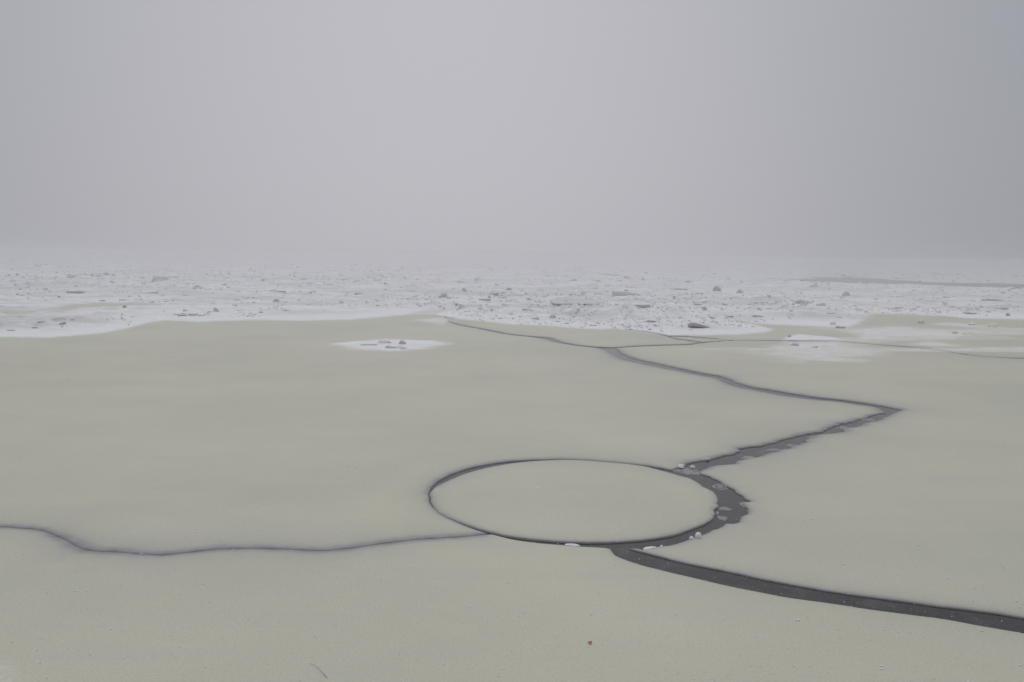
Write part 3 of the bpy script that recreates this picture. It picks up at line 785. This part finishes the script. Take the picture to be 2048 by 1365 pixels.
# snow curb along the big smooth plate's lower edge and elsewhere: lumps that fell from it
ORD = ['leftmost', 'second from the left', 'third from the left', 'fourth from the left', 'middle', 'fourth from the right', 'third from the right', 'second from the right', 'rightmost']
LG = 'snow clumps along the foot of the large smooth plate'
for i in range(9):
    x = 1098 + i * 12.5 + random.uniform(-3, 3); y = 617 + random.uniform(-0.6, 1.2); k = mpp(x, y)
    put('snow_clump', boulder_mesh(400 + i, 9 * k, 8 * k, 5 * k, 1, 0.25, 2), MSNOW, x, y, (0, 0, i), 0.01, 'snow clump', 'snow clump, ' + ORD[i] + ', along the foot of the large smooth plate', LG)

# scattered chunks: a few shapes copied many times
protos = []
for i in range(10):
    me = boulder_mesh(600 + i, 1.0, 0.8, 0.42, 6, 0.24, 2); me.materials.append(MB[('grey', 'grey', 'white', 'olive', 'dark')[i % 5]]); protos.append(me)
for i in range(6):
    me = slab_mesh(700 + i, 1.0, 0.55, 0.13, 9); me.materials.append(MB[('dark', 'grey', 'grey')[i % 3]]); protos.append(me)
def clear_of_blocks(x, y):
    return all(abs(x - b[1]) > b[3] * 0.6 + 5 or abs(y - b[2] + b[4] * 0.4) > b[4] * 0.6 + 2 for b in BLOCKS)
nch = 0; tries = 0
zones = [(0, 2048, 526, 546, 0.2), (0, 2048, 532, 600, 0.35), (900, 1560, 575, 655, 0.28), (1540, 2048, 590, 632, 0.17)]
while nch < 190 and tries < 5000:
    tries += 1
    r = random.random(); acc = 0
    for zx0, zx1, zy0, zy1, p in zones:
        acc += p
        if r <= acc: break
    x = random.uniform(zx0, zx1); y = random.uniform(zy0, zy1) + (x - 1024) * 0.0122
    if not clear_of_blocks(x, y) or any(inside(L, np.array([x]), np.array([y]))[0] for L in LEADS): continue
    q = gp([x], [y]); s, s0, _, _ = snow_at(q[:, 0], q[:, 1])
    if s[0] < 0.9 or s0[0] < 14: continue
    if rub_patch(q[:, 0], q[:, 1])[0] < random.random() * 0.9: continue
    slab = random.random() < 0.5
    pi = random.randrange(6) if slab else random.randrange(10)
    me = protos[10 + pi] if slab else protos[pi]
    look = (('dark', 'grey', 'grey')[pi % 3] + ' flat') if slab else ('grey', 'grey', 'white', 'olive', 'dark')[pi % 5]
    where = 'left quarter' if x < 512 else 'left middle' if x < 1024 else 'right middle' if x < 1536 else 'right quarter'
    fard = 'near the horizon' if y - (x - 1024) * 0.0122 < 560 else 'well below horizon'
    wpx = random.lognormvariate(1.6, 0.4); k = mpp(x, y) * wpx
    o = put('ice_chunk', me, None, x, y, (random.uniform(-0.25, 0.25), random.uniform(-0.25, 0.25), random.uniform(0, 6.28) if not slab else random.uniform(-0.5, 0.5)), k * 0.04, 'ice chunk',
            'small %s ice chunk on the %s of the snow field, %s' % (look, where, fard), 'small ice chunks strewn over the snow field')
    o.scale = (k, k, k * random.uniform(0.7, 1.3))
    nch += 1

# drifts of snow lying on the plates
def drift(pi, height, label, step=(3.0, 1.1)):
    poly, k, soft = SNOW_ADD[pi]
    px = np.array([p[0] for p in poly]); py = np.array([p[1] for p in poly])
    a, b = np.meshgrid(np.arange(px.min() - 20, px.max() + 20, step[0]), np.arange(py.min() - 6, py.max() + 6, step[1]))
    q = gp(a.ravel(), b.ravel()); X, Y = q[:, 0], q[:, 1]
    d = sdist(poly, a.ravel(), b.ravel()) + (fbm(X * 0.5, Y, 0.5, 5, 61.0) - 0.5) * 26
    sn, s0, ppx, ppy = snow_at(X, Y)
    z = relief(X, Y, sn, s0, ppy) - 0.03 + height * sstep(-10, 34, d) + 0.022 * (fbm(X, Y, 0.35, 4, 71.0) - 0.5)
    nr, nc = a.shape
    idx = np.arange(nr * nc).reshape(nr, nc)
    F = np.stack([idx[1:, :-1], idx[1:, 1:], idx[:-1, 1:], idx[:-1, :-1]], -1).reshape(-1, 4)
    F = F[(d[F] > -14).any(1)]
    used = np.unique(F); mp = -np.ones(nr * nc, int); mp[used] = np.arange(len(used))
    o = mesh_obj('snow_drift', np.c_[X, Y, z][used], mp[F], MSNOW)
    tag(o, label, 'snow drift', 'low snow drifts on the ice plates')
drift(0, 0.052, 'small round white snow drift on the left plate, with ice lumps in its middle')
drift(3, 0.055, 'bright narrow snow drift above the long hairline crack at the right')
drift(2, 0.045, 'faint low snow drift on the right plate just below the hairline crack')

# crumbled rubble, too small to count
def rubble():
    base = np.array([(-1, -1, -1), (1, -1, -1), (1, 1, -1), (-1, 1, -1), (-1, -1, 1), (1, -1, 1), (1, 1, 1), (-1, 1, 1)], float) * 0.5
    fc = np.array([(0, 3, 2, 1), (4, 5, 6, 7), (0, 1, 5, 4), (1, 2, 6, 5), (2, 3, 7, 6), (3, 0, 4, 7)])
    clusters = [(237, 641, 22, 2.5, 30), (378, 632, 30, 2.5, 50), (493, 631, 22, 3, 50), (551, 620, 18, 2.5, 35), (955, 630, 28, 6, 140), (640, 565, 60, 8, 160), (1150, 641, 90, 10, 420), (1300, 650, 40, 8, 200),
                (1350, 630, 60, 10, 200), (1460, 642, 40, 7, 160), (1570, 612, 50, 7, 180), (1900, 622, 90, 5, 200), (865, 598, 40, 4, 160), (1010, 592, 45, 8, 160), (1180, 597, 90, 8, 320), (300, 560, 110, 10, 220),
                (1680, 625, 60, 7, 140), (1990, 652, 14, 1.5, 40), (785, 692, 18, 4.0, 90), (1605, 680, 28, 2, 40), (1600, 693, 26, 2.5, 30), (120, 655, 90, 5, 40), (1420, 650, 40, 5, 80)]
    pts = []
    for cx, cy_, sx, sy, n in clusters:
        pts += [(cx + RNG.normal() * sx, cy_ + RNG.normal() * sy) for _ in range(n)]
    NU = 12000
    for _ in range(NU):
        x = RNG.uniform(-250, 2300); y = 526 + (RNG.random() ** 0.85) * 94 + (x - 1024) * 0.0125
        pts.append((x, y))
    P = np.array(pts); q = gp(P[:, 0], P[:, 1])
    s, s0, px, py = snow_at(q[:, 0], q[:, 1]); z = relief(q[:, 0], q[:, 1], s, s0, py)
    pr = rub_patch(q[:, 0], q[:, 1]); ncl = len(pts) - NU
    ok = (s > 0.6) & (s0 > -2) & ((np.arange(len(P)) < ncl) | (0.3 + 0.7 * pr > RNG.random(len(P))))
    for L in LEADS: ok &= ~inside(L, px, py)
    P = P[ok]; q = q[ok]; z = z[ok]
    k = np.hypot(np.hypot(q[:, 0], q[:, 1]), CAM_H) / FPX
    n = len(P)
    size = k * np.exp(RNG.normal(0.62, 0.45, n))
    V = base[None] * np.stack([np.exp(RNG.normal(0.35, 0.5, n)), np.exp(RNG.normal(0, 0.4, n)), np.exp(RNG.normal(-0.85, 0.4, n))], -1)[:, None] * size[:, None, None]
    V = V + RNG.normal(0, 0.13, V.shape) * size[:, None, None]
    yaw = RNG.uniform(0, 6.28, n); tx = RNG.normal(0, 0.35, n)
    c, s_ = np.cos(tx)[:, None], np.sin(tx)[:, None]
    y2 = V[:, :, 1] * c - V[:, :, 2] * s_; z2 = V[:, :, 1] * s_ + V[:, :, 2] * c
    c, s_ = np.cos(yaw)[:, None], np.sin(yaw)[:, None]
    x3 = V[:, :, 0] * c - y2 * s_; y3 = V[:, :, 0] * s_ + y2 * c
    VV = np.stack([x3 + q[:, 0:1], y3 + q[:, 1:2], z2 + (z + size * 0.08)[:, None]], -1).reshape(-1, 3)
    FF = (fc[None] + (np.arange(n) * 8)[:, None, None]).reshape(-1, 4)
    me = bpy.data.meshes.new('ice_rubble'); me.from_pydata(VV.tolist(), [], FF.tolist())
    for mm in (MB['white'], MB['grey'], MB['olive'], MB['dark']): me.materials.append(mm)
    mi = RNG.choice(4, n, p=[0.66, 0.28, 0.04, 0.02]); me.polygons.foreach_set('material_index', np.repeat(mi, 6).astype(np.int32))
    o = bpy.data.objects.new('ice_rubble', me); col.objects.link(o)
    return tag(o, 'fine crumbled ice rubble strewn over the snow field', 'ice rubble', None, 'stuff')
rubble()

# ------------------------------------------------------------------ slush, clumps and debris near the camera
def clump(x, y, w, h, mat, name, cat, label, seed, dz=0.0, asp=0.8, rough=0.25, group=None):
    k = mpp(x, y)
    o = put(name, boulder_mesh(seed, w * k, w * k * asp, h * k * 0.75, 0, rough), mat, x, y, (0, 0, seed * 0.7), 0, cat, label, group)
    o.location.z = dz
    return o
SG = 'snow clumps in the crack round the disc'
clump(1397, 1074, 17, 13, MSNOW, 'snow_clump', 'snow clump', 'larger rounded white snow clump on the near rim of the crack round the disc', 801, -0.012, 0.8, 0.25, SG)
clump(1383, 1077, 10, 8, MSNOW, 'snow_clump', 'snow clump', 'smaller white snow clump touching the larger one by the disc crack', 802, -0.012, 0.8, 0.25, SG)
clump(1144, 1088.5, 32, 4, MSNOW, 'snow_clump', 'snow clump', 'flat white snow scrap on the lower rim of the disc crack', 803, -0.010, 0.35, 0.3, SG)
clump(1300, 1095, 30, 5, MSNOW, 'snow_clump', 'snow clump', 'low ragged snow ridge at the tip of the right plate, below the disc', 804, -0.012, 0.4, 0.4, SG)
clump(1323, 1091, 7, 4, MSNOW, 'snow_clump', 'snow clump', 'tiny snow crumb right of the low ridge below the disc', 805, -0.010, 0.8, 0.3, SG)
clump(1362, 934, 16, 6, MSNOW, 'snow_clump', 'snow clump', 'left white snow clump on the slush plug behind the disc', 806, -0.006, 0.8, 0.3, SG)
clump(1385, 935, 10, 6, MSNOW, 'snow_clump', 'snow clump', 'right white snow clump on the slush plug behind the disc', 807, -0.006, 0.8, 0.3, SG)
clump(1415, 918, 9, 3, MSNOW, 'snow_clump', 'snow clump', 'white snow crumb on the upper rim of the zigzag crack', 808, -0.006, 0.6, 0.3, SG)
clump(1435, 1026, 5, 5, MSNOW, 'snow_clump', 'snow clump', 'tiny white crumb on the right rim of the disc', 809, -0.008, 0.8, 0.3, SG)
def slush_cake(x, y, w, d, label, seed, ringed=False):
    """thin floating cake of slush, some with a raised rim"""
    r = random.Random(seed); k = mpp(x, y)
    n = 30; bm = bmesh.new(); rows = []
    prof = ((1.0, -0.004), (0.95, 0.001), (0.8, 0.003), (0.6, 0.0035 if not ringed else -0.002), (0.35, 0.003 if not ringed else 0.003), (0.12, 0.003))
    ph = [r.uniform(0, 6.28) for _ in range(4)]
    for s, z in prof:
        row = []
        for i in range(n):
            a = 2 * math.pi * i / n
            R = 1 + 0.13 * math.sin(2 * a + ph[0]) + 0.09 * math.sin(3 * a + ph[1]) + 0.07 * math.sin(5 * a + ph[2]) + 0.05 * math.sin(9 * a + ph[3])
            row.append(bm.verts.new((math.cos(a) * R * s * w * k / 2, math.sin(a) * R * s * d / 2, z + r.uniform(-0.001, 0.001))))
        rows.append(row)
    for a, b in zip(rows, rows[1:]):
        for i in range(n): bm.faces.new((a[i], a[(i + 1) % n], b[(i + 1) % n], b[i]))
    bm.faces.new(rows[-1])
    me = bpy.data.meshes.new('slush_cake'); bm.to_mesh(me); bm.free()
    me.polygons.foreach_set('use_smooth', np.ones(len(me.polygons), bool))
    me.materials.append(MSLUSH)
    o = bpy.data.objects.new('slush_cake', me); col.objects.link(o)
    q = G(x, y); o.location = (q[0], q[1], WATER_Z)
    return tag(o, label, 'slush', 'slush cakes floating in the disc crack')
slush_cake(1441, 970, 28, 0.20, 'ring-shaped grey slush cake floating in the dark crack, upper right of the disc', 1, True)
slush_cake(1487, 1005.5, 15, 0.13, 'small slush cake at the far right bend of the disc crack', 2)
slush_cake(1450, 1014, 24, 0.10, 'elongated slush cake in the middle of the widest part of the disc crack', 3)
slush_cake(1445, 1032, 19, 0.12, 'oval pale slush cake close to the right rim of the disc', 4)
slush_cake(1376, 939, 58, 0.22, 'broad grey slush plug where the zigzag crack meets the disc', 5)
slush_cake(1497, 1018, 9, 0.06, 'smallest slush scrap on the right rim of the disc crack', 6)

SL = [(1497, 912, 34, 0.10, 'slush streak in the zigzag crack, nearest the disc'), (1548, 897, 30, 0.12, 'slush streak in the zigzag crack, second from the disc'), (1583, 888, 26, 0.10, 'slush streak in the zigzag crack, third from the disc'),
      (1630, 872, 34, 0.14, 'slush streak in the zigzag crack, third from its tip'), (1688, 853, 30, 0.14, 'slush streak in the zigzag crack, second from its tip'), (1738, 837, 26, 0.14, 'slush streak in the zigzag crack, nearest its right-hand tip')]
for i, (x, y, w, d, lab) in enumerate(SL):
    o = slush_cake(x, y, w, d, lab, 20 + i); o['group'] = 'slush streaks in the zigzag crack'; o.rotation_euler = (0, 0, 0.25); o.location.z -= 0.0005

def tube(name, pts, r0, r1, mat):
    bm = bmesh.new(); rows = []
    n = len(pts)
    for i, p in enumerate(pts):
        t = (Vector(pts[min(i + 1, n - 1)]) - Vector(pts[max(i - 1, 0)])).normalized()
        a = t.cross(Vector((0, 0, 1))).normalized(); b = a.cross(t)
        f = i / (n - 1); R = (r0 + (r1 - r0) * f)
        rows.append([bm.verts.new(Vector(p) + (a * math.cos(q) + b * math.sin(q)) * R) for q in [k * math.pi / 3 for k in range(6)]])
    for A, B in zip(rows, rows[1:]):
        for k in range(6): bm.faces.new((A[k], A[(k + 1) % 6], B[(k + 1) % 6], B[k]))
    bm.faces.new(rows[0][::-1]); bm.faces.new(rows[-1])
    me = bpy.data.meshes.new(name); bm.to_mesh(me); bm.free(); me.materials.append(mat)
    o = bpy.data.objects.new(name, me); col.objects.link(o)
    return o
bl = [(619, 1328.5), (624, 1330.5), (630, 1333.5), (636, 1338), (641, 1343), (646, 1348.5), (650, 1353), (654, 1357.5)]
tag(tube('grass_blade', [G(x, y) + (0.002 + 0.004 * math.sin(i / 7 * math.pi),) for i, (x, y) in enumerate(bl)], 0.0004, 0.0010, MGRASS),
    'thin dry curved grass blade lying on the foreground ice', 'grass blade')
def leaf():
    q = G(1180, 1288); r = random.Random(5); bm = bmesh.new(); n = 11
    top, bot = [], []
    for i in range(n):
        a = 2 * math.pi * i / n; R = 0.0085 * r.uniform(0.55, 1.25)
        z = 0.003 + r.uniform(0, 0.006)
        top.append(bm.verts.new((math.cos(a) * R, math.sin(a) * R * 1.1, z + 0.001))); bot.append(bm.verts.new((math.cos(a) * R, math.sin(a) * R * 1.1, z)))
    ct = bm.verts.new((0, 0, 0.004)); cb = bm.verts.new((0, 0, 0.001))
    for i in range(n):
        j = (i + 1) % n
        bm.faces.new((top[i], top[j], ct)); bm.faces.new((bot[j], bot[i], cb)); bm.faces.new((bot[i], bot[j], top[j], top[i]))
    me = bpy.data.meshes.new('leaf_scrap'); bm.to_mesh(me); bm.free(); me.materials.append(MLEAF)
    o = bpy.data.objects.new('leaf_scrap', me); col.objects.link(o); o.location = (q[0], q[1], 0.001)
    tag(o, 'tiny crumpled brown leaf scrap on the foreground ice', 'leaf')
leaf()

# snow grains lying on the near ice and flakes still falling
def flakes():
    o_v, o_f = [], []
    octa = np.array([(1, 0, 0), (-1, 0, 0), (0, 1, 0), (0, -1, 0), (0, 0, 1), (0, 0, -1)], float)
    ofc = [(0, 2, 4), (2, 1, 4), (1, 3, 4), (3, 0, 4), (2, 0, 5), (1, 2, 5), (3, 1, 5), (0, 3, 5)]
    def build(name, P, S, flat, label):
        V = (octa[None] * np.stack([S, S, S * flat], -1)[:, None] + P[:, None]).reshape(-1, 3)
        F = (np.array(ofc)[None] + (np.arange(len(P)) * 6)[:, None, None]).reshape(-1, 3)
        me = bpy.data.meshes.new(name); me.from_pydata(V.tolist(), [], F.tolist()); me.materials.append(MSNOW)
        o = bpy.data.objects.new(name, me); col.objects.link(o)
        tag(o, label, 'snow', None, 'stuff')
    n = 1500
    x = RNG.uniform(-150, 2200, n); y = 760 + 640 * RNG.random(n) ** 0.8
    q = gp(x, y); P = np.c_[q, np.full(n, 0.002)]
    dist = np.hypot(q[:, 0], q[:, 1])
    build('snow_grains', P, np.exp(RNG.normal(-5.95, 0.4, n)) * (0.7 + 0.08 * dist), 0.5, 'white snow grains scattered on the near ice')
    n = 700
    P = np.c_[RNG.uniform(-5, 5, n), RNG.uniform(2.0, 14, n), RNG.uniform(0.05, 1.6, n)]
    P[:, 0] *= P[:, 1] / 9.0
    build('falling_snow', P, np.exp(RNG.normal(-6.2, 0.3, n)), 0.7, 'sparse snowflakes falling through the foggy air')
flakes()

# ------------------------------------------------------------------ the fog itself
def haze():
    x0, x1, y0, y1, z0, z1 = -950, 950, -70, 950, -1.2, 2.4
    v = [(x0, y0, z0), (x1, y0, z0), (x1, y1, z0), (x0, y1, z0), (x0, y0, z1), (x1, y0, z1), (x1, y1, z1), (x0, y1, z1)]
    f = [(0, 3, 2, 1), (4, 5, 6, 7), (0, 1, 5, 4), (1, 2, 6, 5), (2, 3, 7, 6), (3, 0, 4, 7)]
    mt = bpy.data.materials.new('haze'); mt.use_nodes = True; t = mt.node_tree; t.nodes.clear()
    o = t.nodes.new('ShaderNodeOutputMaterial'); p = t.nodes.new('ShaderNodeVolumePrincipled')
    p.inputs['Color'].default_value = (0.955, 0.953, 0.962, 1); p.inputs['Density'].default_value = 0.012; p.inputs['Anisotropy'].default_value = 0.88
    t.links.new(p.outputs[0], o.inputs['Volume'])
    tag(mesh_obj('haze', v, f, mt, False), kind='stuff')
haze()
